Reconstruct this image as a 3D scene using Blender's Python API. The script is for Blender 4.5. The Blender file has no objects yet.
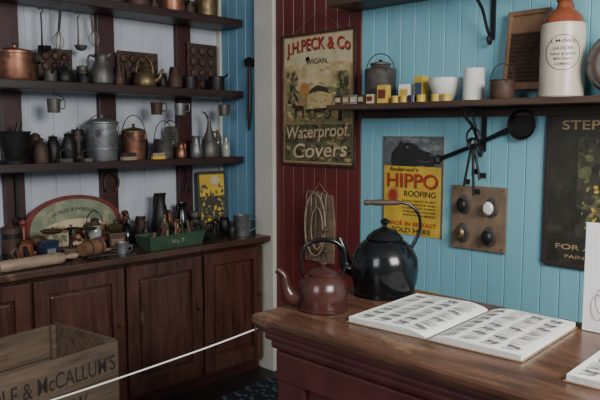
import bpy, bmesh, math, random
from mathutils import Vector, Matrix
random.seed(7)
C = bpy.context.scene.collection
R90 = -math.pi/2

# ---------------------------------------------------------------- materials
_m = {}
def M(key, col=(.5,.5,.5), rough=.5, metal=0., var=.3, scale=14, bump=.0, spec=.5, stretch=(1,1,1), patch=None, pscale=6, pth=.55, pstretch=(1,1,1)):
    if key in _m: return _m[key]
    m = bpy.data.materials.new(key); m.use_nodes = True
    nt = m.node_tree; b = nt.nodes['Principled BSDF']
    b.inputs['Roughness'].default_value = rough
    b.inputs['Metallic'].default_value = metal
    b.inputs['Specular IOR Level'].default_value = spec
    tc = nt.nodes.new('ShaderNodeTexCoord'); mp = nt.nodes.new('ShaderNodeMapping')
    mp.inputs['Scale'].default_value = stretch
    n = nt.nodes.new('ShaderNodeTexNoise'); n.inputs['Scale'].default_value = scale
    n.inputs['Detail'].default_value = 6; n.inputs['Roughness'].default_value = .62
    nt.links.new(tc.outputs['Object'], mp.inputs['Vector']); nt.links.new(mp.outputs[0], n.inputs['Vector'])
    r = nt.nodes.new('ShaderNodeValToRGB')
    r.color_ramp.elements[0].position = .3; r.color_ramp.elements[1].position = .7
    r.color_ramp.elements[0].color = tuple(c*(1-var) for c in col)+(1,)
    r.color_ramp.elements[1].color = tuple(min(1, c*(1+var*.6)) for c in col)+(1,)
    nt.links.new(n.outputs['Fac'], r.inputs['Fac']); out=r.outputs[0]
    if patch:
        mp2 = nt.nodes.new('ShaderNodeMapping'); mp2.inputs['Scale'].default_value=pstretch
        mp2.inputs['Location'].default_value=(3.3,1.7,5.1)
        n2 = nt.nodes.new('ShaderNodeTexNoise'); n2.inputs['Scale'].default_value=pscale; n2.inputs['Detail'].default_value=8
        n2.inputs['Roughness'].default_value=.7
        nt.links.new(tc.outputs['Object'], mp2.inputs['Vector']); nt.links.new(mp2.outputs[0], n2.inputs['Vector'])
        r2 = nt.nodes.new('ShaderNodeValToRGB'); r2.color_ramp.elements[0].position=pth; r2.color_ramp.elements[1].position=pth+.12
        nt.links.new(n2.outputs['Fac'], r2.inputs['Fac'])
        mx = nt.nodes.new('ShaderNodeMix'); mx.data_type='RGBA'
        nt.links.new(r2.outputs[0], mx.inputs['Factor']); nt.links.new(out, mx.inputs['A']); mx.inputs['B'].default_value=tuple(patch)+(1,)
        out=mx.outputs['Result']
        mr=nt.nodes.new('ShaderNodeMapRange'); mr.inputs['To Min'].default_value=rough; mr.inputs['To Max'].default_value=min(1,rough+.25)
        nt.links.new(r2.outputs[0], mr.inputs['Value']); nt.links.new(mr.outputs[0], b.inputs['Roughness'])
    nt.links.new(out, b.inputs['Base Color'])
    if bump:
        bp = nt.nodes.new('ShaderNodeBump'); bp.inputs['Strength'].default_value = bump
        bp.inputs['Distance'].default_value = .004
        nt.links.new(n.outputs['Fac'], bp.inputs['Height']); nt.links.new(bp.outputs[0], b.inputs['Normal'])
    _m[key] = m; return m

WHITE=M('white_boards',(.50,.54,.61),.55,var=.14,scale=4,patch=(.36,.38,.42),pscale=3,pth=.6)
BLUE=M('blue_paint',(.20,.46,.55),.42,var=.10,scale=3,stretch=(1,1,.3),patch=(.17,.38,.46),pscale=5,pth=.6,pstretch=(1,1,.2))
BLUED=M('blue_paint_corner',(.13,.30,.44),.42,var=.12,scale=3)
RED=M('maroon_paint',(.125,.022,.022),.4,var=.25,scale=4,patch=(.09,.02,.02),pscale=6,pth=.58,pstretch=(1,1,.2))
CREAM=M('cream_trim',(.58,.57,.52),.5,var=.1,scale=5)
SHELF=M('shelf_wood',(.030,.015,.013),.42,var=.5,scale=9,stretch=(.3,4,4),bump=.2)
SHELFR=M('shelf_wood_brown',(.075,.042,.03),.5,var=.5,scale=9,stretch=(4,.3,4),bump=.2)
POST=M('post_paint',(.045,.013,.013),.45,var=.4)
CAB=M('cabinet_wood',(.080,.032,.024),.30,var=.6,scale=7,stretch=(4,4,.5),bump=.18,patch=(.15,.075,.05),pscale=9,pth=.60,pstretch=(1,1,.5))
CABTOP=M('cabinet_top_wood',(.070,.033,.024),.25,var=.6,scale=6,stretch=(.4,4,4),bump=.15,patch=(.15,.075,.045),pscale=8,pth=.58)
CTOP=M('counter_top_wood',(.125,.060,.036),.26,var=.65,scale=8,stretch=(3,.5,3),bump=.15,patch=(.25,.15,.085),pscale=9,pth=.57,pstretch=(1,.5,1))
CBODY=M('counter_body_paint',(.105,.032,.030),.38,var=.4,scale=6,bump=.12,patch=(.045,.022,.02),pscale=7,pth=.58)
FLOOR=M('floor_wood',(.022,.016,.014),.5,var=.5,scale=6,stretch=(4,.4,4))
CEIL=M('ceiling_paint',(.5,.5,.48),.7,var=.1)
CRATE=M('crate_wood',(.14,.095,.065),.65,var=.5,scale=8,stretch=(.4,4,4),bump=.3,patch=(.06,.04,.03),pscale=6,pth=.55,pstretch=(.4,2,2))
INK=M('ink_dark',(.03,.02,.018),.7,var=.3,scale=60)
BLK=M('black_enamel',(.006,.0065,.008),.18,var=.3,bump=.05)
IRON=M('black_iron',(.016,.015,.015),.48,metal=.3,var=.4,bump=.2,patch=(.05,.03,.022),pscale=25,pth=.6)
BRN=M('brown_enamel',(.060,.021,.017),.22,var=.35,scale=20,patch=(.035,.022,.022),pscale=18,pth=.56)
COP=M('copper',(.30,.135,.085),.42,metal=.75,var=.5,patch=(.08,.045,.033),pscale=14,pth=.51)
BRASS=M('brass',(.19,.135,.07),.44,metal=.7,var=.5,patch=(.06,.045,.03),pscale=16,pth=.52)
STEEL=M('galvanised',(.22,.23,.24),.46,metal=.65,var=.4,patch=(.09,.09,.09),pscale=14,pth=.53)
TIN=M('dull_tin',(.125,.115,.105),.48,metal=.5,var=.45,patch=(.05,.038,.03),pscale=16,pth=.52)
RUST=M('rusty_tin',(.08,.046,.032),.6,metal=.3,var=.5,patch=(.035,.024,.02),pscale=18,pth=.54)
WOOD=M('turned_wood',(.20,.11,.06),.45,var=.4,scale=12,stretch=(1,1,.3),patch=(.09,.05,.03),pscale=12,pth=.57)
DWOOD=M('dark_tool_wood',(.09,.045,.028),.45,var=.4,scale=12)
PALE=M('pale_wood',(.32,.23,.16),.5,var=.35,patch=(.16,.11,.075),pscale=15,pth=.55)
PORC=M('porcelain',(.72,.72,.68),.25,var=.05)
STONE=M('stoneware_cream',(.58,.52,.42),.3,var=.15,scale=7)
STONEB=M('stoneware_brown',(.24,.07,.035),.22,var=.35)
YEL=M('yellow_paint',(.58,.40,.07),.45,var=.25)
YELD=M('yellow_litho',(.62,.41,.05),.4,var=.3,scale=9,patch=(.36,.22,.05),pscale=16,pth=.60)
REDP=M('red_print',(.42,.04,.025),.45,var=.3,patch=(.22,.03,.02),pscale=20,pth=.6)
GREENP=M('green_print',(.105,.12,.055),.5,var=.5,scale=30,patch=(.18,.14,.06),pscale=22,pth=.53)
GREEND=M('dark_green_print',(.046,.046,.032),.45,var=.4,scale=20,patch=(.08,.06,.038),pscale=14,pth=.54)
OLIVE=M('olive_print',(.034,.033,.024),.4,var=.4,scale=14,patch=(.055,.045,.032),pscale=10,pth=.54)
LGREEN=M('light_green_print',(.22,.22,.10),.5,var=.4,scale=25,patch=(.30,.23,.10),pscale=22,pth=.52)
SKYP=M('pale_sky_print',(.50,.39,.19),.5,var=.35,scale=12,patch=(.60,.50,.30),pscale=9,pth=.5)
TANP=M('tan_print',(.36,.26,.13),.5,var=.35,patch=(.20,.13,.06),pscale=12,pth=.57)
ORNP=M('orange_print',(.42,.19,.06),.5,var=.4,scale=20)
BLUEP=M('blue_print',(.05,.09,.17),.5,var=.3)
NAVY=M('navy_enamel',(.012,.02,.06),.3,var=.3)
GREY=M('grey_print',(.11,.125,.135),.5,var=.4,scale=15)
DGREY=M('dark_grey_print',(.022,.022,.024),.5,var=.5,scale=20)
LGREY=M('light_grey_print',(.20,.21,.21),.5,var=.4,scale=15)
CRMP=M('cream_print',(.56,.48,.31),.5,var=.2,patch=(.42,.33,.19),pscale=14,pth=.55)
PAGE=M('page_paper',(.82,.82,.78),.6,var=.06,scale=5,patch=(.72,.71,.65),pscale=4,pth=.58)
PRINT=M('page_print',(.17,.17,.17),.7,var=.7,scale=160)
PRINTL=M('page_print_light',(.42,.42,.41),.7,var=.6,scale=200)
CARD=M('white_card',(.82,.83,.84),.6,var=.03)
TAN=M('tan_board',(.20,.14,.09),.55,var=.35)
ROPE=M('white_rope',(.75,.75,.72),.7,var=.1)
GRNT=M('green_tin',(.040,.085,.050),.42,var=.35,patch=(.055,.05,.035),pscale=14,pth=.55)
DRED=M('red_tin',(.17,.03,.024),.4,var=.4,patch=(.08,.03,.02),pscale=14,pth=.54)
GLASS=M('bottle_glass',(.16,.11,.06),.1,var=.2)
CLEAR=M('pale_glass',(.35,.38,.34),.08,var=.15)
WIREM=M('wire_metal',(.22,.19,.15),.4,metal=.6,var=.3)
STR=M('string',(.3,.22,.12),.8)

# ---------------------------------------------------------------- geometry helpers
def mk(name, verts, faces, mats, fm=None, smooth=True, angle=35):
    me = bpy.data.meshes.new(name)
    me.from_pydata([tuple(v) for v in verts], [], faces)
    if not isinstance(mats, (list, tuple)): mats = [mats]
    for m in mats: me.materials.append(m)
    if fm:
        for p, i in zip(me.polygons, fm): p.material_index = i
    bm = bmesh.new(); bm.from_mesh(me); bmesh.ops.recalc_face_normals(bm, faces=bm.faces)
    bm.to_mesh(me); bm.free()
    if smooth:
        for p in me.polygons: p.use_smooth = True
        me.set_sharp_from_angle(angle=math.radians(angle))
    ob = bpy.data.objects.new(name, me); C.objects.link(ob); return ob

def group(name, parts, loc=(0,0,0), rz=0, rx=0, ry=0):
    e = bpy.data.objects.new(name, None); e.empty_display_size = .05
    C.objects.link(e); e.location = loc; e.rotation_euler = (rx, ry, rz)
    for p in parts: p.parent = e
    return e

def lathe(name, prof, mat, seg=36, c=(0,0,0), axis='z', sx=1, sy=1):
    vs=[]; fs=[]; rings=[]
    for r,z in prof:
        if r < 1e-6:
            rings.append([len(vs)]); vs.append((0,0,z))
        else:
            st=len(vs); rings.append(list(range(st,st+seg)))
            for i in range(seg):
                a=2*math.pi*i/seg; vs.append((r*math.cos(a)*sx, r*math.sin(a)*sy, z))
    for A,B in zip(rings, rings[1:]):
        if len(A)==1 and len(B)==1: continue
        for i in range(seg):
            j=(i+1)%seg
            if len(A)==1: fs.append((A[0],B[i],B[j]))
            elif len(B)==1: fs.append((A[i],A[j],B[0]))
            else: fs.append((A[i],A[j],B[j],B[i]))
    if axis=='y': vs=[(x,-z,y) for x,y,z in vs]      # axis points to local -Y
    if axis=='x': vs=[(z,y,x) for x,y,z in vs]
    vs=[(x+c[0],y+c[1],z+c[2]) for x,y,z in vs]
    return mk(name, vs, fs, mat)

def cat(pts, sub, closed=False):
    P=[Vector(p) for p in pts]; n=len(P); out=[]
    rng = n if closed else n-1
    for i in range(rng):
        if closed: a,b,c,d=P[(i-1)%n],P[i],P[(i+1)%n],P[(i+2)%n]
        else:
            b,c=P[i],P[i+1]; a=P[i-1] if i>0 else b*2-c; d=P[i+2] if i+2<n else c*2-b
        for k in range(sub):
            t=k/sub
            out.append(.5*((2*b)+(c-a)*t+(2*a-5*b+4*c-d)*t*t+(3*b-a-3*c+d)*t**3))
    if not closed: out.append(P[-1])
    return out

def sweep(name, pts, r, mat, seg=10, sub=6, closed=False):
    P=cat(pts,sub,closed) if sub>1 else [Vector(p) for p in pts]
    n=len(P)
    if isinstance(r,(list,tuple)):
        RR=[]; k=len(r)-1
        for i in range(n):
            t=i/(n-1)*k; a=min(int(t),k-1); RR.append(r[a]+(r[a+1]-r[a])*(t-a))
    else: RR=[r]*n
    vs=[];fs=[]; up=None
    for i in range(n):
        if closed: t=(P[(i+1)%n]-P[i-1])
        else: t=(P[min(i+1,n-1)]-P[max(i-1,0)])
        t.normalize()
        if up is None:
            up=Vector((0,0,1)) if abs(t.z)<.9 else Vector((0,1,0))
        up=(up-t*up.dot(t)).normalized(); s=t.cross(up)
        for k in range(seg):
            a=2*math.pi*k/seg; vs.append(P[i]+(up*math.cos(a)+s*math.sin(a))*RR[i])
    for i in range(n if closed else n-1):
        A=i*seg; B=((i+1)%n)*seg
        for k in range(seg):
            j=(k+1)%seg; fs.append((A+k,A+j,B+j,B+k))
    if not closed:
        fs.append(tuple(range(seg))); fs.append(tuple(range((n-1)*seg,n*seg)))
    return mk(name,vs,fs,mat,angle=50)

def box(name, size, c, mat, bev=.003):
    bm=bmesh.new(); bmesh.ops.create_cube(bm,size=1)
    for v in bm.verts: v.co=Vector((v.co.x*size[0],v.co.y*size[1],v.co.z*size[2]))
    if bev>0: bmesh.ops.bevel(bm,geom=bm.edges[:],offset=min(bev,min(size)*.4),segments=2,profile=.6,affect='EDGES')
    bm.transform(Matrix.Translation(c))
    me=bpy.data.meshes.new(name); bm.to_mesh(me); bm.free(); me.materials.append(mat)
    ob=bpy.data.objects.new(name,me); C.objects.link(ob); return ob

def plate(name, pts, th, y, mat):
    n=len(pts); vs=[(x,y-th,z) for x,z in pts]+[(x,y,z) for x,z in pts]
    fs=[tuple(range(n)),tuple(range(n,2*n))]+[(i,(i+1)%n,(i+1)%n+n,i+n) for i in range(n)]
    return mk(name,vs,fs,mat,smooth=False)

def rect(name,x0,z0,x1,z1,y,mat,th=.0006): return plate(name,[(x0,z0),(x1,z0),(x1,z1),(x0,z1)],th,y,mat)
def ell(name,cx,cz,rx,rz,y,mat,th=.0006,n=24):
    return plate(name,[(cx+rx*math.cos(2*math.pi*i/n),cz+rz*math.sin(2*math.pi*i/n)) for i in range(n)],th,y,mat)
def daubs(name,x0,z0,x1,z1,n,mats,sz,y,seed=1,asp=1.):
    rnd=random.Random(seed); vs=[];fs=[];fm=[]
    for i in range(n):
        cx=rnd.uniform(x0,x1); cz=rnd.uniform(z0,z1); r=sz*rnd.uniform(.4,1.); ph=rnd.uniform(0,6); m=9; st=len(vs)
        yy=y-.0008*i/n
        for k in range(m):
            a=2*math.pi*k/m; q=r*(1+.3*math.sin(2*a+ph))
            vs.append((min(max(cx+q*math.cos(a),x0),x1),yy,min(max(cz+q*asp*math.sin(a),z0),z1)))
        fs.append(tuple(range(st,st+m))); fm.append(rnd.randrange(len(mats)))
    return mk(name,vs,fs,mats,fm,smooth=False)

def textmesh(s,w,h,ital=0):
    cu=bpy.data.curves.new('t','FONT'); cu.body=s; cu.size=1; cu.align_x='CENTER'; cu.align_y='CENTER'
    cu.shear=ital; cu.offset=.012
    ob=bpy.data.objects.new('t',cu); C.objects.link(ob)
    bpy.context.view_layer.update()
    dg=bpy.context.evaluated_depsgraph_get()
    me=bpy.data.meshes.new_from_object(ob.evaluated_get(dg))
    xs=[v.co.x for v in me.vertices]; ys=[v.co.y for v in me.vertices]
    mx,my=(min(xs)+max(xs))/2,(min(ys)+max(ys))/2; kx=w/(max(xs)-min(xs)); ky=h/(max(ys)-min(ys))
    for v in me.vertices: v.co=((v.co.x-mx)*kx,(v.co.y-my)*ky,0)
    bpy.data.objects.remove(ob); return me
def text(name, s, cx, cz, w, h, y, mat, ital=0, rotv=0, bow=0):
    me=textmesh(s,w,h,ital); me.materials.clear(); me.materials.append(mat)
    cr,sr=math.cos(rotv),math.sin(rotv)
    for v in me.vertices:
        x,z=v.co.x,v.co.y
        z+=bow*(1-(2*x/w)**2)
        v.co=(cx+x*cr-z*sr, y, cz+x*sr+z*cr)
    o=bpy.data.objects.new(name,me); C.objects.link(o); return o
def text_cyl(name,s,ang,cz,w,h,r,mat):
    me=textmesh(s,w,h); me.materials.clear(); me.materials.append(mat)
    for v in me.vertices:
        a=ang+v.co.x/r; z=v.co.y; v.co=(r*math.cos(a),r*math.sin(a),cz+z)
    o=bpy.data.objects.new(name,me); C.objects.link(o); return o

def arc(cx,cz,rx,rz,a0,a1,n=9,y=0):
    return [(cx+rx*math.cos(math.radians(a0+(a1-a0)*i/(n-1))),y,cz+rz*math.sin(math.radians(a0+(a1-a0)*i/(n-1)))) for i in range(n)]

# ---------------------------------------------------------------- room
XR=2.8; YL=3.55; ZT=2.75
def board_wall(name, a0, a1, bw, plane, axis, matfn, mats):
    prof=[]; fmat=[]
    a=a0; g=.004; d=.006
    while a<a1-1e-6:
        b=min(a+bw,a1); k=matfn((a+b)/2)
        prof += [(a,d),(a+g,0),(b-g,0),(b,d)]
        fmat += [k,k,k]
        if b<a1-1e-6: fmat.append(k)
        a=b
        if b<a1-1e-6: prof.pop(); fmat.pop()
    vs=[]
    for s,dd in prof:
        for z in (0,ZT):
            vs.append((plane+dd,s,z) if axis=='y' else (s,plane+dd,z))
    fs=[(2*i,2*i+1,2*i+3,2*i+2) for i in range(len(prof)-1)]
    fm=(fmat+[0]*len(fs))[:len(fs)]
    n=len(vs)
    for s in (a0,a1):
        for z in (0,ZT): vs.append((plane+.08,s,z) if axis=='y' else (s,plane+.08,z))
    L=2*(len(prof)-1)
    fs+=[(n,n+1,n+3,n+2),(0,1,n+1,n),(L,L+1,n+3,n+2)]; fm+=[0,0,0]
    return mk(name,vs,fs,mats,fm,smooth=False)

YB=2.342
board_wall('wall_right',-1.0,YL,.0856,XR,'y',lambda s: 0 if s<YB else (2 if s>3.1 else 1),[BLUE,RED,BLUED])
board_wall('wall_back',-1.0,XR+.0,.14,YL,'x',lambda s:0,[WHITE])
box('floor',(4.6,5.2,.05),(.9,1.1,-.025),FLOOR,0)
box('ceiling',(4.0,4.7,.05),(.8,1.25,ZT+.025),CEIL,0)
box('trim_1',(.03,.165,ZT),(XR-.015,3.085,ZT/2),CREAM,.004)
box('trim_2',(.02,.03,ZT),(XR-.01,YL-.016,ZT/2),CREAM,.004)

# ---------------------------------------------------------------- back shelving
parts=[]
for i,(z,th) in enumerate([(1.745,.045),(1.335,.04),(2.185,.045),(2.6,.04)]):
    parts.append(box('shelf_%d'%i,(2.83,.225,th),(1.365,3.3975,z-th/2),SHELF,.004))
for i,x in enumerate([.35,.885,1.42,1.965,2.495]):
    parts.append(box('upright_%d'%i,(.105,.036,1.80),(x,3.53,.862+.90),POST,.004))
group('wall_shelving',parts)
SA,SB,SC=1.7455,1.3355,2.1855

def panel_door(nm,x0,x1,z0,z1,y,mat):
    ps=[]; s=.07
    ps.append(box(nm+'_stile_l',(s,.024,z1-z0),(x0+s/2,y,(z0+z1)/2),mat,.003))
    ps.append(box(nm+'_stile_r',(s,.024,z1-z0),(x1-s/2,y,(z0+z1)/2),mat,.003))
    ps.append(box(nm+'_rail_t',(x1-x0-2*s,.024,s),((x0+x1)/2,y,z1-s/2),mat,.003))
    ps.append(box(nm+'_rail_b',(x1-x0-2*s,.024,s+.02),((x0+x1)/2,y,z0+(s+.02)/2),mat,.003))
    ps.append(box(nm+'_panel',(x1-x0-2*s-.03,.022,z1-z0-2*s-.05),((x0+x1)/2,y+.008,(z0+z1)/2+.01),mat,.010))
    ps.append(box(nm+'_field',(x1-x0-2*s,.01,z1-z0-2*s-.02),((x0+x1)/2,y+.014,(z0+z1)/2+.01),mat,0))
    ps.append(lathe(nm+'_knob',[(0,.012),(.008,.012),(.007,.024),(.014,.032),(.012,.040),(0,.043)],CAB,16,(x1-s/2,y,(z0+z1)/2+.06),'y'))
    return ps
parts=[box('carcass',(2.72,.44,.74),(1.40,3.32,.06+.37),CAB,.003),
       box('plinth',(2.70,.40,.06),(1.40,3.32,.03),POST,.002),
       box('top',(2.745,.525,.035),(1.3955,3.2825,.8405),CABTOP,.008),
       box('cove',(2.735,.02,.024),(1.398,3.088,.81),CAB,.008)]
for i,(a,b) in enumerate([(.34,.80),(.82,1.29),(1.31,1.785),(1.80,2.285),(2.30,2.745)]):
    parts+=panel_door('door%d'%i,a,b,.085,.79,3.086,CAB)
group('panelled_cabinet',parts)
CT=.8585

# ---------------------------------------------------------------- counter
parts=[box('top_slab',(.62,2.05,.032),(1.61,.487,.934),CTOP,.010),
       box('top_moulding',(.585,2.02,.024),(1.612,.487,.906),CBODY,.010),
       box('cove_1',(.562,1.998,.026),(1.612,.487,.883),CBODY,.012),
       box('cove_2',(.535,1.972,.03),(1.612,.487,.857),CBODY,.012),
       box('body',(.50,1.94,.86),(1.612,.487,.43),CBODY,.004)]
for i in range(4):
    y=1.457-.075-i*.587
    parts.append(box('panel_stile_%d'%i,(.018,.11,.70),(1.355,y,.42),CBODY,.006))
parts.append(box('panel_rail_top',(.020,1.92,.09),(1.354,.487,.795),CBODY,.006))
parts.append(box('panel_rail_bottom',(.020,1.92,.14),(1.354,.487,.075),CBODY,.006))
group('shop_counter',parts)
ZC=.9505

def brown_kettle():
    p=[lathe('body',[(0,0),(.066,0),(.073,.006),(.077,.03),(.076,.06),(.070,.085),(.055,.102),(.042,.108),(.042,.111)],BRN,c=(0,0,0)),
       lathe('lid',[(.045,.108),(.045,.113),(.030,.122),(.012,.127),(.006,.130),(.006,.136),(.012,.141),(.011,.149),(0,.152)],BRN),
       lathe('base_rim',[(.070,.0),(.079,.003),(.079,.009),(.073,.012)],BRN),
       sweep('spout',[(.060,0,.030),(.096,0,.036),(.114,0,.066),(.122,0,.104),(.142,0,.122)],[.026,.024,.017,.012,.010],BRN,14),
       sweep('handle',[(.058,0,.095),(.070,0,.135),(.060,0,.190),(.02,0,.213),(-.03,0,.212),(-.062,0,.185),(-.068,0,.135),(-.056,0,.098)],[.004,.004,.006,.0075,.0075,.006,.004,.004],BLK,10)]
    return group('tea_kettle',p,(1.495,1.395,ZC),math.radians(135))
brown_kettle()
def black_kettle():
    p=[lathe('body',[(0,0),(.088,0),(.098,.006),(.110,.05),(.114,.09),(.110,.125),(.094,.158),(.070,.18),(.058,.186),(.058,.19)],BLK,48),
       lathe('lid',[(.061,.186),(.063,.190),(.058,.197),(.040,.214),(.020,.223),(.008,.228),(.007,.236),(.015,.242),(.015,.250),(.006,.257),(0,.258)],BLK),
       lathe('base_band',[(.092,0),(.103,.003),(.103,.014),(.098,.018)],BLK),
       sweep('spout',[(-.085,.02,.07),(-.125,.03,.09),(-.135,.032,.14),(-.152,.036,.185)],[.028,.022,.015,.012],BLK,14),
       sweep('handle_arm',[(.085,0,.150),(.105,0,.185),(.118,0,.225),(.112,0,.270),(.085,0,.300),(.050,0,.310),(.03,0,.310)],[.007,.006,.005,.005,.005,.005],BLK,10),
       lathe('handle_grip',[(0,-.072),(.008,-.070),(.010,-.06),(.008,-.05),(.011,-.02),(.009,.02),(.010,.04),(.006,.05),(0,.05)],RUST,16,(0,0,.310),'x')]
    return group('cast_iron_kettle',p,(1.782,1.380,ZC),math.radians(-45))
black_kettle()

def open_book(name, loc, rz, W, D, seed):
    rnd=random.Random(seed)
    def zt(x):
        t=abs(x)/(W/2); return .006+.016*math.sin(min(1,t*3.2)*math.pi/2)*(1-.35*t) - (.006 if t<.03 else 0)
    n=40; vs=[];fs=[]
    xs=[-W/2+W*i/n for i in range(n+1)]
    for x in xs:
        for y in (-D/2,D/2): vs+= [(x,y,zt(x)),(x,y,.003)]
    for i in range(n):
        a=4*i;b=a+4
        fs+=[(a,b,b+2,a+2),(a+1,a+3,b+3,b+1),(a,a+1,b+1,b),(a+2,b+2,b+3,a+3)]
    fs+=[(0,2,3,1),(4*n,4*n+1,4*n+3,4*n+2)]
    p=[mk('pages',vs,fs,PAGE,angle=30)]
    for k in range(3):
        p.append(sweep('leaf_edge_%d'%k,[(-W/2-.001,-D/2,.006+k*.003),(-W/2-.001,D/2,.006+k*.003)],.0006,PRINT,6,1))
    for k in range(3):
        p.append(sweep('leaf_edge_front_%d'%k,[(x,-D/2-.0003,.003+(zt(x)-.003)*(k+1)/4) for x in xs[1::3]],.0004,PRINTL,5,1))
    p.append(box('cover',(W+.012,D+.012,.003),(0,0,.0015),TAN,.001))
    v2=[];f2=[];m2=[]
    def quad(x0,y0,x1,y1,mi=0):
        k=3; st=len(v2)
        for i in range(k+1):
            x=x0+(x1-x0)*i/k
            v2.append((x,y0,zt(x)+.0009)); v2.append((x,y1,zt(x)+.0009))
        for i in range(k): f2.append((st+2*i,st+2*i+2,st+2*i+3,st+2*i+1)); m2.append(mi)
    def blob(cx,cy,rx,ry,a=0,mi=0):
        st=len(v2); m=12
        for i in range(m):
            t=2*math.pi*i/m; r=1+.25*math.sin(3*t+cx*90)
            x=rx*r*math.cos(t); y=ry*r*math.sin(t)
            X=cx+x*math.cos(a)-y*math.sin(a); Y=cy+x*math.sin(a)+y*math.cos(a)
            v2.append((X,Y,zt(X)+.0009+.0003*(1-mi)))
        f2.append(tuple(range(st,st+m))); m2.append(mi)
    for side in (-1,1):
        x0=.020 if side>0 else -W/2+.012; x1=x0+W/2-.030
        quad(x0+.03,D/2-.016,x1-.03,D/2-.011)
        rows=7; cols=4; ch=(D-.036)/rows; cw=(x1-x0)/cols
        for r in range(rows):
            yy=D/2-.020-ch*(r+.5)
            for c in range(cols):
                xx=x0+cw*(c+.5); kind=rnd.random()
                if kind<.45:
                    blob(xx,yy+.004,cw*.38,ch*.27,rnd.uniform(-.4,.4),1)
                    blob(xx,yy+.006,cw*.26,ch*.14,rnd.uniform(-.8,.8)); blob(xx+.01,yy,cw*.10,ch*.28,rnd.uniform(-1,1)); blob(xx-.012,yy+.008,cw*.08,ch*.22,rnd.uniform(-1,1))
                elif kind<.75:
                    a=rnd.uniform(-.7,.7)
                    for q in range(3): blob(xx,yy+.012-q*.010,cw*.40,.0026,a*.4,q%2)
                else:
                    for q in range(5): quad(xx-cw*.42,yy+.016-q*.006,xx+cw*(.42-.2*rnd.random()),yy+.0175-q*.006,1)
                for q in range(2): quad(xx-cw*.40,yy-ch*.34-q*.005,xx+cw*.3*rnd.random()+.005,yy-ch*.34+.0018-q*.005,0)
    p.append(mk('engravings',v2,f2,[PRINT,PRINTL],m2,smooth=False))
    return group(name,p,loc,rz)
open_book('open_catalogue',(1.642,.998,ZC),math.radians(-90+4),.512,.37,3)
open_book('open_catalogue',(1.622,.36,ZC),math.radians(-90+3),.50,.36,5)
p=[box('card',(.22,.003,.30),(0,0,.151),CARD,.001),
   plate('strut',[(-.03,0.001),(.03,0.001),(0,.2)],.002,.03,CARD)]
p[1].rotation_euler=(.12,0,0)
for i in range(3): p.append(sweep('sketch_line_%d'%i,arc(-.070+.012*i,.07+.02*i,.018,.035,20,330,8,-.002),.0009,LGREY,6))
p.append(text('card_text','PLEASE ASK',.02,.22,.12,.016,-.0022,LGREY))
group('display_card',p,(1.840,.625,ZC),R90)

# ---------------------------------------------------------------- right wall shelves
def rshelf(name,zt,y0,y1,th=.026):
    return box(name,(.222,y1-y0,th),(XR-.112,(y0+y1)/2,zt-th/2),SHELFR,.003)
group('wall_shelf',[rshelf('board',1.63,.2,2.386),
   box('cleat',(.02,2.1,.04),(XR-.011,1.29,1.583),SHELFR,.003)])
group('wall_shelf',[rshelf('board',2.155,.2,2.386,.03)])
SR=1.6305
def bracket(y,zt,sz):
    p=[box('wall_strap',(.008,.022,sz),(XR-.005,y,zt-sz/2),IRON,.001),
       box('shelf_strap',(.19,.022,.006),(XR-.1,y,zt-.004),IRON,.001),
       sweep('scroll',[(XR-.012,y,zt-sz+.01),(XR-.05,y,zt-sz+.035),(XR-.10,y,zt-sz*.45),(XR-.16,y,zt-.05),(XR-.19,y,zt-.015)],.007,IRON,8),
       sweep('curl',[(XR-.012,y,zt-sz+.01),(XR-.03,y,zt-sz-.02),(XR-.05,y,zt-sz-.0),(XR-.035,y,zt-sz+.02)],.006,IRON,8)]
    return p
group('shelf_bracket',bracket(1.60,1.603,.20))
group('shelf_bracket',bracket(1.57,2.124,.22))
group('shelf_bracket',bracket(.7,1.603,.20))

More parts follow.
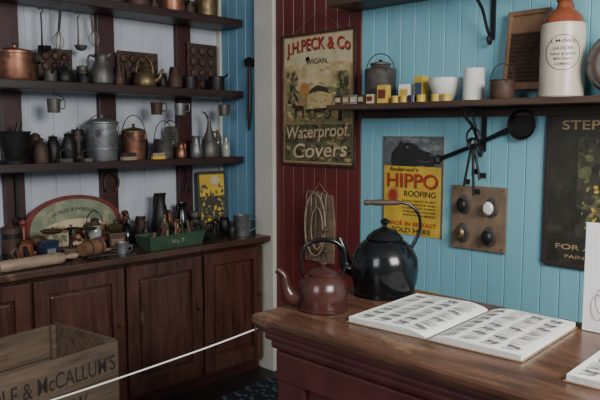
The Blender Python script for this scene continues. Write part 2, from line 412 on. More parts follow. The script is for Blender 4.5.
def poster_covers():
    w,h=.56,.74; p=[]
    p.append(box('board',(w,.008,h),(0,-.004,0),TANP,.001))
    for n,s,c in [('t',(w+.02,.016,.014),(0,-.008,h/2)),('b',(w+.02,.016,.014),(0,-.008,-h/2)),
                  ('l',(.014,.016,h+.0),(-w/2,-.008,0)),('r',(.014,.016,h),(w/2,-.008,0))]:
        p.append(box('frame_'+n,s,c,RUST,.003))
    y=-.0082
    p.append(rect('header',-.262,.19,.262,.355,y,CRMP))
    p.append(daubs('header_stains',-.26,.195,.26,.352,40,[CRMP,TANP,SKYP],.022,y-.0001,15,.5))
    p.append(text('title_shadow','J.H.PECK & Co',.005,.276,.49,.090,y-.0012,INK,0,0,.022))
    p.append(text('title','J.H.PECK & Co',0,.282,.49,.088,y-.0018,REDP,0,0,.022))
    p.append(rect('picture_sky',-.245,-.13,.245,.205,y-.0006,SKYP))
    p.append(daubs('picture_clouds',-.24,.08,.24,.200,34,[CRMP,SKYP,TANP],.045,y-.0014,5,.4))
    p.append(text('town','WIGAN.',.0,.214,.17,.030,y-.0026,INK))
    p.append(plate('picture_hills',[(-.245,-.02),(-.15,.05),(-.03,.03),(.08,.07),(.245,.05),(.245,-.13),(-.245,-.13)],.0006,y-.0022,LGREEN))
    p.append(daubs('picture_fields',-.24,-.125,.24,.04,150,[LGREEN,GREENP,TANP,SKYP,ORNP,LGREEN],.024,y-.0030,6,.35))
    p.append(daubs('picture_tree_left',-.24,-.02,-.15,.17,70,[GREENP,GREEND,LGREEN,TANP],.018,y-.0042,7))
    p.append(daubs('picture_tree_right',.15,.0,.24,.15,60,[GREENP,GREEND,LGREEN],.018,y-.0042,8))
    p.append(plate('picture_barn',[(-.13,.03),(-.13,.075),(-.10,.105),(-.06,.08),(-.06,.03)],.0006,y-.0046,ORNP))
    p.append(plate('picture_loaded_cart',[(-.07,-.06),(-.075,.01),(-.05,.055),(.01,.075),(.08,.06),(.12,.015),(.11,-.055)],.0006,y-.0052,SKYP))
    p.append(daubs('picture_load',-.065,-.05,.105,.05,60,[SKYP,TANP,YEL,CRMP,TANP],.013,y-.0060,12,.7))
    p.append(plate('picture_load_cover',[(-.06,.03),(-.04,.060),(.01,.080),(.08,.064),(.105,.030),(.07,.040),(.02,.046),(-.02,.042)],.0006,y-.0072,GREEND))
    p.append(plate('picture_cart_bed',[(-.07,-.075),(-.085,-.055),(.13,-.045),(.12,-.068)],.0006,y-.0072,RUST))
    for i,x in enumerate((-.03,.085)):
        p.append(ell('picture_wheel_%d'%i,x,-.083,.024,.028,y-.0078,RUST)); p.append(ell('picture_wheel_inner_%d'%i,x,-.083,.017,.020,y-.0086,LGREEN)); p.append(ell('picture_hub_%d'%i,x,-.083,.005,.006,y-.0094,RUST))
    p.append(plate('picture_horse',[(-.20,-.045),(-.19,-.02),(-.175,-.01),(-.165,-.03),(-.11,-.03),(-.10,-.045),(-.10,-.105),(-.108,-.105),(-.112,-.06),(-.155,-.06),(-.16,-.105),(-.168,-.105),(-.172,-.045)],.0006,y-.0060,RUST))
    p.append(plate('picture_man',[(.165,-.12),(.168,-.05),(.178,-.03),(.19,-.05),(.193,-.12)],.0006,y-.006,INK))
    p.append(ell('picture_face',.179,-.022,.008,.010,y-.007,PALE))
    p.append(rect('footer',-.262,-.352,.262,-.14,y,GREENP))
    p.append(daubs('footer_texture',-.26,-.35,.26,-.142,110,[GREENP,GREEND,RUST,TANP,GREENP],.028,y-.001,9,.5))
    for i,(s,x,z,ww,hh) in enumerate([('Waterproof',-.0,-.19,.49,.095),('Covers',.02,-.285,.42,.085)]):
        p.append(text('caption_shadow_%d'%i,s,x+.006,z-.006,ww,hh,y-.0026,DRED,.15,.05))
        p.append(text('caption_%d'%i,s,x,z,ww,hh,y-.0034,CRMP,.15,.05))
    p.append(sweep('hanging_cord',[(-.18,-.004,.378),(0,-.004,.50),(.18,-.004,.378)],.0012,STR,6,1))
    return group('waterproof_covers_poster',p,(XR-.0005,2.655,1.674),R90)
poster_covers()

def hippo():
    w,h=.37,.50; y=-.0045
    p=[box('sheet',(w,.004,h),(0,-.002,0),YELD,.001)]
    p.append(rect('border_l',-.185,-.25,-.174,.25,y,GREY)); p.append(rect('border_r',.174,-.25,.185,.25,y,GREY))
    p.append(rect('top_panel',-.174,.10,.174,.25,y,GREY))
    p.append(daubs('top_panel_mottle',-.172,.102,.172,.248,40,[GREY,LGREY,GREY],.03,y-.0007,51,.6))
    hp=[(-.125,.10),(-.13,.135),(-.125,.165),(-.105,.19),(-.085,.205),(-.08,.222),(-.065,.228),(-.055,.215),(-.03,.22),(.0,.215),(.03,.205),(.05,.185),(.08,.178),(.11,.17),(.135,.15),(.14,.125),(.13,.105),(.09,.10),(.06,.108),(.02,.10)]
    p.append(plate('hippo_head',hp,.0006,y-.0018,DGREY))
    p.append(ell('hippo_eye',-.03,.195,.006,.005,y-.003,LGREY)); p.append(ell('hippo_nostril',.115,.158,.006,.004,y-.003,GREY))
    p.append(plate('hippo_mouth',[(.02,.132),(.08,.125),(.137,.135),(.08,.120)],.0004,y-.003,GREY))
    p.append(text('line_top','Anderson\'s',-.05,.084,.18,.022,y-.0016,INK))
    p.append(text('name_shadow','HIPPO',.003,.025,.31,.072,y-.0010,INK))
    p.append(text('name','HIPPO',.0,.028,.31,.072,y-.0016,REDP))
    p.append(text('roofing','ROOFING',.05,-.038,.19,.030,y-.0016,INK))
    p.append(ell('seal',-.115,-.055,.036,.046,y-.001,ORNP)); p.append(ell('seal_inner',-.115,-.055,.024,.032,y-.002,REDP))
    for i in range(5): p.append(text('small_%d'%i,['WILL NOT RUST','OR CORRODE AND','DOES NOT TAINT','THE RAIN WATER','ANYWHERE'][i],.045,-.075-i*.018,.20,.010,y-.0016,INK))
    p.append(text('foot','MADE IN BELFAST',0,-.193,.30,.022,y-.0016,REDP))
    p.append(text('foot_text','SOLD HERE',0,-.226,.24,.026,y-.0016,INK))
    for sx in (-1,1):
        for sz in (-1,1): p.append(lathe('nail',[(.005,0),(.004,.002),(0,.003)],RUST,10,(sx*.175,-.004,sz*.24),'y'))
    return group('roofing_advert_sign',p,(XR-.0005,1.998,1.22),R90)
hippo()

def stephens():
    w,h=.44,.65; y=-.0082
    p=[box('board',(w,.008,h),(0,-.004,0),OLIVE,.001)]
    for n,s,c in [('t',(w,.014,.02),(0,-.007,h/2)),('b',(w,.014,.02),(0,-.007,-h/2)),('l',(.02,.014,h),(-w/2,-.007,0)),('r',(.02,.014,h),(w/2,-.007,0))]:
        p.append(box('frame_'+n,s,c,INK,.003))
    p.append(text('title','STEPHENS\'',0.02,.268,.36,.040,y-.001,TANP))
    p.append(rect('picture',-.09,-.20,.19,.215,y,GREEND))
    p.append(daubs('picture_ground',-.088,-.198,.188,.213,170,[GREEND,GREENP,OLIVE,GREEND],.026,y-.0008,21,1.3))
    p.append(daubs('picture_flowers',-.07,-.17,.17,.02,70,[YEL,LGREEN,TANP,GREENP,YEL],.010,y-.002,22))
    p.append(text('foot','FOR ALL TIME',0,-.245,.34,.022,y-.001,TANP))
    p.append(text('foot_small','PAINTS & INKS',0,-.285,.26,.014,y-.001,TANP))
    return group('framed_garden_poster',p,(XR-.0005,1.073,1.255),R90)
stephens()

p=[box('board',(.285,.014,.30),(0,-.007,0),TAN,.003)]
for i,(x,z,m) in enumerate([(-.07,.06,IRON),(.07,.055,PORC),(-.075,-.075,BRASS),(.065,-.08,IRON)]):
    p.append(lathe('escutcheon_%d'%i,[(.036,0.014),(.034,.019),(.028,.021),(0,.022)],TIN,28,(x,0,z),'y',1,1.35))
    p.append(lathe('knob_%d'%i,[(.012,.02),(.010,.03),(.024,.038),(.026,.048),(.018,.057),(0,.060)],m,24,(x,0,z),'y',1,1.2))
for x in (-.125,.125):
    for z in (-.135,.135): p.append(lathe('screw',[(.005,.014),(.004,.016),(0,.0165)],TIN,10,(x,0,z),'y'))
group('door_knob_display_board',p,(XR-.0005,1.617,1.092),R90)

p=[plate('backing',[(-.11,-.22),(.11,-.22),(.12,.0),(.10,.17),(-.07,.19),(-.12,.0)],.012,0,TAN)]
for i in range(5):
    x=-.08+i*.038
    p.append(sweep('wire_%d'%i,[(x,-.014,-.2),(x,-.035,-.1),(x+.008,-.04,.05),(x,-.03,.16),(x,-.014,.19)],.003,WIREM,8))
for z in (-.15,-.03,.09): p.append(sweep('cross_wire',[(-.10,-.02,z),(-.05,-.042,z+.01),(.05,-.042,z),(.10,-.02,z+.01)],.003,WIREM,8))
p.append(sweep('loop',arc(0,.0,.080,.18,0,345,14,-.045),.0045,PALE,8))
p.append(sweep('loop_inner',arc(0.02,-.02,.045,.12,0,345,14,-.05),.004,PALE,8))
p.append(sweep('string',[(-.05,-.006,.18),(0,-.006,.235),(.05,-.006,.18)],.002,STR,6,1))
group('wire_carpet_beater',p,(XR-.0005,2.635,.965),R90)

p=[lathe('bowl',[(0,.004),(.052,.004),(.065,.03),(.067,.034),(.063,.034),(.050,.01),(0,.010)],IRON,32,(.0,0,0),'y'),
   sweep('handle',[(-.058,-.022,-.02),(-.12,-.02,-.045),(-.25,-.014,-.098),(-.42,-.010,-.160)],[.013,.011,.009,.011],IRON,10),
   sweep('eyelet',arc(-.435,-.165,.018,.018,0,340,12,-.01),.004,IRON,8)]
group('long_handled_skillet',p,(XR-.001,1.405,1.525),R90)

p=[sweep('hook',[(0,0,.0),(0,0,-.05),(.012,0,-.075),(0,0,-.09),(-.012,0,-.078)],.005,IRON,8),
   sweep('ring',arc(0,-.125,.033,.040,0,350,14),.005,IRON,8)]
for i,(a,l) in enumerate([(-.18,.20),(.05,.24),(.22,.17),(-.02,.15)]):
    s,c=math.sin(a),math.cos(a); o=(i-1.5)*.006
    p.append(sweep('key_shaft_%d'%i,[(s*.03,o,-.15-c*.03),(s*l,o,-.15-c*l)],.006,IRON,8,1))
    p.append(sweep('key_bow_%d'%i,arc(s*.01,-.155,.02,.024,0,345,10,o),.005,IRON,8))
    p.append(box('key_bit_%d'%i,(.03,.004,.025),(s*l+.016,o,-.15-c*(l-.02)),IRON,.001))
group('key_bunch',p,(XR-.10,1.60,1.595),R90)

# ---------------------------------------------------------------- goods on right shelf
def bail(w,z0,h,mat=None,r=.0025):
    return sweep('bail_handle',arc(0,z0,w,h,0,180,11),r,mat or IRON,8)
p=[lathe('body',[(0,0),(.076,0),(.078,.004),(.078,.165),(.080,.168),(.078,.172),(.05,.182),(.046,.19),(.052,.195),(.052,.203),(.03,.209),(0,.211)],TIN,40),
   lathe('band',[(.0785,.03),(.081,.033),(.081,.04),(.0785,.043)],RUST,40), bail(.07,.165,.085,IRON),
   lathe('knob',[(.006,.21),(.010,.218),(0,.223)],IRON,12)]
group('tin_canister',p,(2.705,2.135,SR),math.radians(-45))

def packet(name,x,y,w,d,h,m,m2,rz=0,z=None):
    q=[box('box',(w,d,h),(0,0,h/2),m,.001),box('label',(w*.8,.001,h*.5),(0,-d/2-.0003,h*.5),m2,0),box('end_label',(.001,d*.6,h*.5),(-w/2-.0003,0,h*.5),m2,0)]
    group(name,q,(x,y,z or SR),R90+rz)
for i,(y,m,m2) in enumerate([(2.33,RUST,CRMP),(2.28,TAN,CRMP),(2.23,LGREY,CRMP),(2.18,RUST,CRMP),(2.125,CRMP,DRED)]):
    packet('tack_packet',2.598,y-.02,.042,.032,.045,m,m2,random.uniform(-.15,.15))
packet('mustard_box',2.60,2.030,.052,.04,.085,YEL,DRED,.1)
packet('tall_carton',2.70,1.885,.05,.05,.125,YEL,BLUEP,-.05)
packet('polish_carton',2.69,1.965,.055,.05,.09,PORC,YEL,.1)
def tin(y,m,x=2.60,r=.021,h=.032):
    group('small_round_tin',[lathe('body',[(0,0),(r,0),(r,h*.72),(0,h*.72)],m,24),lathe('lid',[(r*1.05,h*.65),(r*1.05,h*.96),(r*.95,h),(0,h)],m,24)],(x,y,SR))
for y in (1.958,1.91,1.815,1.735,1.68): tin(y,YEL)
tin(1.862,NAVY)
p=[lathe('bowl',[(0,0),(.036,0),(.038,.008),(.060,.04),(.076,.085),(.079,.108),(.074,.108),(.068,.08),(.04,.02),(0,.016)],PORC,40)]
group('white_basin',p,(2.70,1.750,SR))
p=[lathe('mug',[(0,0),(.043,0),(.046,.004),(.046,.135),(.048,.14),(.044,.14),(.042,.01),(0,.008)],PORC,36),
   sweep('mug_handle',[(.044,0,.11),(.07,0,.11),(.078,0,.07),(.066,0,.035),(.044,0,.03)],.0055,PORC,10)]
group('enamel_mug',p,(2.67,1.585,SR),math.radians(60))
w,h=.165,.37
p=[box('leg_l',(.018,.022,h),(-w/2,0,h/2),WOOD,.004),box('leg_r',(.018,.022,h),(w/2,0,h/2),WOOD,.004),
   box('head_board',(w-.016,.016,.075),(0,0,h-.05),WOOD,.004),box('bottom_rail',(w-.016,.016,.03),(0,0,.055),WOOD,.003),
   lathe('top_rail',[(0,-w/2-.012),(.012,-w/2-.012),(.012,w/2+.012),(0,w/2+.012)],WOOD,16,(0,0,h),'x')]
vs=[];fs=[];n=96
for i in range(n+1):
    z=.07+(h-.157)*i/n; yy=.0045*math.sin(i*math.pi/4)
    vs+=[(-w/2+.008,yy-.002,z),(w/2-.008,yy-.002,z)]
    if i: k=2*i; fs.append((k-2,k-1,k+1,k))
p.append(mk('ribbed_panel',vs,fs,RUST,smooth=True,angle=80))
group('washboard',p,(2.718,1.385,SR+.002),R90,rx=-.14)
p=[lathe('pot',[(0,0),(.045,0),(.050,.01),(.052,.06),(.048,.075),(.051,.08),(.045,.08),(.043,.07),(.043,.01),(0,.008)],RUST,32),bail(.049,.072,.075,IRON)]
group('small_bail_pot',p,(2.625,1.425,SR),math.radians(-45))
p=[lathe('flagon_body',[(0,0),(.080,0),(.086,.006),(.086,.26),(.082,.29)],STONE,44),
   lathe('flagon_shoulder',[(.082,.289),(.070,.320),(.048,.342),(.030,.352),(.024,.375),(.030,.380),(.031,.395),(.024,.40),(0,.40)],STONEB,44),
   lathe('cork',[(.016,.40),(.018,.415),(0,.417)],WOOD,16),
   sweep('flagon_handle',[(.022,0,.372),(.055,0,.385),(.080,0,.355),(.078,0,.30)],[.010,.009,.011],STONEB,12)]
ca=math.radians(-155)
for i,(s,z,ww,hh) in enumerate([('J. McNEIL',.215,.10,.016),('GROCER',.188,.075,.013),('WINE & SPIRIT',.166,.10,.010),('MERCHANT',.148,.07,.010),('OAMARU',.128,.06,.011)]):
    p.append(text_cyl('stamp_%d'%i,s,ca,z,ww,hh,.0866,INK))
pts=[]
for k in range(28):
    t=2*math.pi*k/28; a=ca+.068*math.cos(t)/.0866; pts.append((.0865*math.cos(a),.0865*math.sin(a),.172+.068*math.sin(t)))
p.append(sweep('stamp_ring',pts,.0012,INK,6,1,True))
group('stoneware_flagon',p,(2.685,1.198,SR),0)
p=[lathe('disc',[(0,-.03),(.09,-.03),(.115,-.018),(.122,0),(.115,.018),(.09,.03),(.05,.034),(0,.034)],TIN,44,(0,0,.122),'y'),
   lathe('ring',[(.10,.026),(.103,.031),(.095,.034),(.09,.03)],RUST,44,(0,0,.122),'y'),
   lathe('cap',[(.014,0),(.014,.02),(.018,.022),(.018,.034),(0,.036)],BRASS,20,(0,0,.240)),
   box('foot',(.06,.05,.012),(0,0,.0065),TIN,.002)]
group('foot_warmer',p,(2.69,.975,SR),math.radians(-60))

# ---------------------------------------------------------------- builders for left shelves
def kettle(name,loc,r,h,mat,rz,hm=None):
    q=[lathe('body',[(0,0),(r*.9,0),(r,h*.12),(r,h*.35),(r*.85,h*.7),(r*.5,h*.92),(r*.45,h*.95)],mat,32),
       lathe('lid',[(r*.48,h*.93),(r*.5,h*.97),(r*.2,h*1.08),(r*.08,h*1.12),(r*.13,h*1.2),(0,h*1.26)],mat,24),
       sweep('spout',[(r*.8,0,h*.3),(r*1.30,0,h*.5),(r*1.45,0,h*.85),(r*1.65,0,h*1.0)],[r*.26,r*.2,r*.13,r*.1],mat,12),
       sweep('handle',arc(0,h*.75,r*.75,h*.95,0,180,11),r*.06+.001,hm or IRON,8)]
    return group(name,q,loc,rz)
def pail(name,loc,r,h,mat,lid=True,rz=math.radians(-45),hh=.09,knob=None):
    q=[lathe('body',[(0,0),(r*.93,0),(r*.95,.004),(r,h),(r*1.04,h+.003),(r*.98,h+.004),(r*.9,.01),(0,.008)],mat,36),
       lathe('hoop',[(r*.965,h*.3),(r*1.0,h*.31),(r*1.0,h*.34),(r*.97,h*.35)],mat,36), bail(r*1.02,h*.85,hh+h*.15)]
    for s in (-1,1): q.append(box('ear',(.008,.02,.03),(s*r*1.01,0,h*.86),mat,.002))
    if lid: q.append(lathe('lid',[(r*1.05,h+.003),(r*1.05,h+.01),(r*.8,h+.022),(r*.2,h+.032),(r*.1,h+.034),(r*.14,h+.05),(0,h+.055)],knob or mat,36))
    return group(name,q,loc,rz)
def pot(name,loc,r,h,mat,rz=math.radians(-45)):
    q=[lathe('body',[(0,0),(r*.95,0),(r,.01),(r,h),(r*1.05,h+.002),(r*1.05,h+.006),(r*.97,h+.006),(r*.95,.01),(0,.008)],mat,36),
       lathe('lid',[(r*1.07,h+.006),(r*1.07,h+.014),(r*.9,h+.022),(r*.3,h+.034),(r*.08,h+.036),(r*.08,h+.048),(r*.16,h+.056),(0,h+.062)],mat,36)]
    for s in (-1,1): q.append(sweep('side_handle',[(s*r*.98,-.03,h*.7),(s*(r+.02),-.02,h*.72),(s*(r+.02),.02,h*.72),(s*r*.98,.03,h*.7)],.004,IRON,8))
    return group(name,q,loc,rz)
def saucepan(name,loc,r,h,mat,rz,l=.16):
    q=[lathe('body',[(0,0),(r*.95,0),(r,.008),(r,h),(r*1.05,h+.003),(r*.96,h+.003),(r*.92,.01),(0,.008)],mat,32),
       sweep('handle',[(r*.97,0,h*.8),(r+l*.4,0,h*.95),(r+l,0,h*1.1)],[.007,.005,.007],IRON,8)]
    return group(name,q,loc,rz)
def jug(name,loc,r,h,mat,rz=math.radians(-45)):
    q=[lathe('body',[(0,0),(r*.8,0),(r*.95,h*.06),(r,h*.3),(r*.8,h*.6),(r*.55,h*.8),(r*.6,h*.95),(r*.68,h),(r*.62,h),(r*.5,h*.82),(r*.6,h*.6),(0,h*.3)],mat,32),
       sweep('handle',[(r*.58,0,h*.92),(r*1.05,0,h*.95),(r*1.2,0,h*.65),(r*.9,0,h*.38)],.006,mat,10),
       sweep('lip',[(-r*.5,0,h*.93),(-r*.8,0,h*1.02)],[r*.2,r*.08],mat,8,1)]
    return group(name,q,loc,rz)
def bottle(name,loc,r,h,mat):
    return group(name,[lathe('glass',[(0,0),(r*.9,0),(r,.004),(r,h*.6),(r*.8,h*.7),(r*.38,h*.8),(r*.34,h*.94),(r*.45,h*.95),(r*.45,h),(0,h)],mat,24),
                       lathe('cork',[(r*.3,h),(r*.3,h*1.05),(0,h*1.06)],WOOD,12)],loc)
def iron(name,loc,rz,s=1.):
    out=[(-.055,-.045),(.02,-.045),(.06,-.025),(.085,0),(.06,.025),(.02,.045),(-.055,.045)]
    vs=[(x*s,y*s,0) for x,y in out]+[(x*s*.95,y*s*.9,.035*s) for x,y in out]; n=len(out)
    fs=[tuple(range(n)),tuple(range(n,2*n))]+[(i,(i+1)%n,(i+1)%n+n,i+n) for i in range(n)]
    q=[mk('sole',vs,fs,IRON,smooth=False),sweep('handle',[(.04*s,0,.03*s),(.045*s,0,.09*s),(.02*s,0,.115*s),(-.03*s,0,.115*s),(-.05*s,0,.09*s),(-.045*s,0,.03*s)],.009*s,IRON,8)]
    return group(name,q,loc,rz)
def bun_tin(name,loc,cols,rows,pitch,mat,rx=0,rz=0):
    W=cols*pitch+.02;H=rows*pitch+.02
    q=[box('sheet',(W,.004,H),(0,0,H/2),mat,.001)]
    for i in range(cols):
        for j in range(rows):
            cx=(i-(cols-1)/2)*pitch; cz=H/2+(j-(rows-1)/2)*pitch; r=pitch*.42
            q.append(lathe('cup',[(r,.002),(r*1.05,.004),(r*.9,.016),(r*.6,.020),(0,.021)],mat,18,(cx,0,cz),'y'))
    q.append(sweep('rim',[(-W/2,0,.002),(-W/2,0,H),(W/2,0,H),(W/2,0,.002)],.003,mat,6,1))
    return group(name,q,loc,rz,rx=rx)
def ladle(name,loc,l,mat,rz=0,ry=0):
    q=[sweep('handle',[(.0,0,0),(0,-.004,-l*.5),(0,0,-l)],[.004,.004,.006],mat,8),
       lathe('bowl',[(0,-.03),(.022,-.024),(.034,-.004),(.035,0),(.032,0),(.02,-.02),(0,-.025)],mat,20,(0,-.03,-l)),
       sweep('hook',arc(0,.012,.010,.012,-90,160,8),.003,mat,6)]
    return group(name,q,loc,rz,ry=ry)
def whisk(name,loc,l,mat,ry=0):
    q=[sweep('handle',[(0,0,0),(0,0,-l*.5)],.007,mat,8,1)]
    for k in range(4):
        a=k*math.pi/4; c,s=math.cos(a),math.sin(a)
        q.append(sweep('wire',[(0,0,-l*.48),(.03*c,.02*s,-l*.75),(.02*c,.015*s,-l*.95),(0,0,-l),(-.02*c,-.015*s,-l*.95),(-.03*c,-.02*s,-l*.75),(0,0,-l*.48)],.002,WIREM,6))
    return group(name,q,loc,0,ry=ry)
def storage_tin(loc,r,h,m,ml):
    return group('storage_tin',[lathe('body',[(0,0),(r,0),(r,h*.85),(0,h*.85)],m,28),lathe('lid',[(r*1.03,h*.80),(r*1.03,h*.96),(r*.9,h),(r*.15,h*1.01),(r*.12,h*1.06),(0,h*1.07)],ml,28),
        lathe('label',[(r*1.005,h*.2),(r*1.008,h*.22),(r*1.008,h*.62),(r*1.005,h*.64)],ml,28)],loc)
def jar(loc,r,h,m):
    return group('glazed_jar',[lathe('jar',[(0,0),(r*.8,0),(r,h*.15),(r,h*.65),(r*.72,h*.82),(r*.75,h*.9),(r*.8,h*.92),(r*.7,h*.94),(r*.6,h*.8),(0,h*.75)],m,28),
        lathe('stopper',[(r*.62,h*.82),(r*.62,h*.95),(r*.4,h),(0,h*1.02)],DWOOD,20)],loc)
def hand_plane(loc,rz,s=1.):
    q=[box('stock',(.20*s,.055*s,.05*s),(0,0,.0255*s),DWOOD,.004),
       sweep('tote',[(-.065*s,0,.05*s),(-.085*s,0,.085*s),(-.06*s,0,.115*s),(-.045*s,0,.08*s),(-.04*s,0,.05*s)],.010*s,DWOOD,8),
       plate('blade',[(.0,.05*s),(.03*s,.05*s),(.015*s,.12*s),(-.005*s,.12*s)],.03*s,.015*s,IRON),
       lathe('front_knob',[(.008*s,.05*s),(.014*s,.07*s),(.010*s,.08*s),(0,.083*s)],DWOOD,14,(.07*s,0,0))]
    return group('wooden_hand_plane',q,loc,rz)
def hammer(loc,rz):
    q=[sweep('shaft',[(-.13,0,.012),(0,0,.014),(.11,0,.016)],[.012,.008,.009],PALE,8),
       lathe('head',[(0,-.05),(.014,-.05),(.012,-.02),(.010,.02),(.006,.05),(0,.052)],IRON,14,(.115,0,.0165),'y')]
    return group('claw_hammer',q,loc,rz)
def grater(loc,rz):
    q=[plate('sheet',[(-.045,0),(.045,0),(.045,.17),(.03,.19),(-.03,.19),(-.045,.17)],.004,0,TIN),
       sweep('wire_frame',[(-.045,-.002,0),(-.045,-.002,.18),(-.02,-.002,.22),(.02,-.002,.22),(.045,-.002,.18),(.045,-.002,0)],.003,IRON,6,3)]
    for i in range(5):
        for j in range(8): q.append(lathe('burr',[(.004,.004),(.002,.008),(0,.008)],IRON,6,(-.03+i*.015,0,.02+j*.018),'y'))
    return group('tin_grater',q,loc,rz,rx=-.08)
def grinder(loc,rz):
    q=[box('drawer_box',(.09,.09,.08),(0,0,.0405),DWOOD,.004),box('drawer_front',(.07,.004,.04),(0,-.046,.03),WOOD,.002),lathe('drawer_knob',[(.004,0),(.008,.01),(0,.014)],BRASS,12,(0,-.047,.03),'y'),
       lathe('hopper',[(.02,.08),(.042,.105),(.044,.115),(.03,.125),(.01,.13),(0,.131)],BRASS,24),
       sweep('crank',[(0,0,.13),(0,0,.145),(.04,-.02,.15),(.065,-.032,.15)],.004,IRON,8),lathe('crank_knob',[(.005,.15),(.010,.165),(.007,.18),(0,.182)],DWOOD,12,(.065,-.032,0))]
    return group('coffee_grinder',q,loc,rz)
def lantern(loc,rz):
    q=[lathe('base',[(0,0),(.045,0),(.048,.01),(.045,.035),(.025,.045)],RUST,24),lathe('glass_chimney',[(.024,.045),(.036,.07),(.034,.10),(.022,.125)],CLEAR,24),
       lathe('top',[(.024,.125),(.032,.13),(.02,.15),(.024,.158),(0,.17)],RUST,24),bail(.045,.13,.075)]
    for s in (-1,1): q.append(sweep('side_tube',[(s*.040,0,.035),(s*.050,0,.07),(s*.048,0,.12),(s*.028,0,.135)],.004,RUST,8))
    return group('oil_lantern',q,loc,rz)
def small_box(loc,rz,w,d,h,m):
    q=[box('case',(w,d,h*.75),(0,0,h*.375),m,.003),box('lid',(w+.006,d+.006,h*.24),(0,0,h*.875),m,.004),box('clasp',(.012,.003,.02),(0,-d/2-.003,h*.72),BRASS,.001)]
    return group('wooden_box',q,loc,rz)
def hook_mug(loc,m,r=.034,h=.07):
    q=[lathe('mug',[(0,-h-.02),(r*.9,-h-.02),(r,-.022),(r*1.05,-.02),(r*.93,-.02),(r*.85,-h-.012),(0,-h-.012)],m,24,(0,0,-.02)),
       sweep('cup_handle',[(r*.95,0,-.05),(r*1.6,0,-.045),(r*1.6,0,-.085),(r*.95,0,-.09)],.003,m,8),
       sweep('hook',[(0,0,0),(0,0,-.012),(r*.5,0,-.02),(r*1.3,0,-.030),(r*1.62,0,-.045)],.002,IRON,6)]
    return group('hanging_tin_mug',q,loc,math.radians(-45))

# shelf A
pot('copper_stock_pot',(1.40,3.395,SA),.098,.125,COP)
saucepan('copper_saucepan',(1.555,3.345,SA),.032,.055,TIN,math.radians(-100),.03)
kettle('iron_camp_kettle',(1.65,3.385,SA),.05,.085,IRON,math.radians(100))
saucepan('iron_skillet',(1.745,3.36,SA),.035,.05,IRON,math.radians(-90),.03)
jug('pewter_jug',(1.865,3.385,SA),.064,.165,TIN,math.radians(135))
jug('copper_measure',(1.965,3.375,SA),.032,.11,RUST,math.radians(-90))
jar((2.015,3.44,SA),.028,.12,IRON)
kettle('brass_kettle',(2.125,3.375,SA),.066,.10,BRASS,math.radians(-50),BRASS)
bun_tin('bun_tin',(2.155,3.492,SA),4,3,.062,RUST,rx=0)
jug('brown_jug',(2.335,3.38,SA),.045,.125,RUST,math.radians(90))
jar((2.265,3.41,SA),.03,.09,IRON)
saucepan('milk_pan',(2.445,3.385,SA),.045,.075,IRON,math.radians(-20),.07)
saucepan('milk_pan',(2.64,3.375,SA),.05,.085,IRON,math.radians(-80),.04)
bun_tin('bun_tin',(2.62,3.492,SA),3,4,.068,RUST)
ladle('hanging_ladle',(1.56,3.44,2.10),.17,IRON)
whisk('hanging_whisk',(1.66,3.43,2.12),.20,IRON,.1)
ladle('hanging_ladle',(1.76,3.44,2.10),.15,TIN)
whisk('hanging_whisk',(1.84,3.44,2.12),.16,DWOOD,-.1)
bun_tin('patty_tin',(1.66,3.505,SA),3,3,.055,RUST)
storage_tin((1.785,3.45,SA),.03,.10,RUST,TIN)
# shelf C
pot('copper_stewpan',(2.33,3.39,SC),.075,.09,COP); pot('copper_stewpan',(2.10,3.39,SC),.07,.08,RUST)
pail('tin_pail',(2.58,3.39,SC),.07,.12,BRASS,False)
pail('tin_pail',(1.55,3.39,SC),.08,.12,TIN,False)
jug('pewter_jug',(1.83,3.39,SC),.06,.15,TIN)
storage_tin((2.46,3.40,SC),.035,.08,IRON,RUST); storage_tin((2.21,3.40,SC),.03,.07,IRON,RUST); storage_tin((1.96,3.40,SC),.045,.10,RUST,TIN)
# shelf B
q=[lathe('mortar',[(0,0),(.07,0),(.072,.015),(.05,.03),(.055,.05),(.075,.10),(.080,.15),(.086,.16),(.078,.16),(.066,.10),(0,.06)],IRON,32),
   sweep('pestle',[(0,0,.08),(.03,.0,.20)],[.018,.012],IRON,10,1)]
group('iron_mortar',q,(1.375,3.395,SB))
for i,(x,h) in enumerate([(1.590,.14),(1.675,.155)]):
    group('iron_weight',[lathe('weight',[(0,0),(.036,0),(.040,.01),(.038,h*.55),(.026,h*.8),(.020,h*.86),(.026,h*.93),(0,h)],IRON,24)],(x,3.42,SB))
group('iron_weight',[lathe('weight',[(0,0),(.035,0),(.037,.01),(.033,.08),(.02,.10),(.01,.11),(.016,.12),(0,.13)],RUST,24)],(1.500,3.365,SB))
jar((1.512,3.455,SB),.034,.15,RUST)
iron('flat_iron',(1.61,3.325,SB),math.radians(170),.55)
iron('flat_iron',(1.73,3.330,SB),math.radians(160),.5)
storage_tin((1.745,3.455,SB),.032,.17,RUST,IRON)
pail('lidded_billy_can',(1.862,3.40,SB),.086,.20,STEEL,True,hh=.05)
pail('copper_billy_can',(2.050,3.385,SB),.066,.15,COP,True,hh=.10,knob=BRASS)
jar((2.150,3.45,SB),.030,.15,IRON)
jar((1.965,3.455,SB),.022,.19,IRON)
pail('tin_pail',(2.25,3.385,SB),.055,.11,TIN,False,hh=.11)
grater((2.37,3.475,SB),0)
jug('copper_measure',(2.355,3.36,SB),.035,.09,COP,math.radians(-90))
group('oil_can',[lathe('can',[(0,0),(.060,0),(.062,.004),(.060,.06),(.045,.10),(.02,.16),(.012,.20),(.008,.25),(0,.25)],TIN,28),
   sweep('can_handle',[(.052,0,.06),(.085,0,.11),(.06,0,.15),(.02,0,.155)],.005,TIN,8),
   sweep('can_spout',[(0,0,.23),(-.03,0,.27),(-.05,0,.28)],[.008,.006,.004],TIN,8)],(2.585,3.385,SB),math.radians(-70))
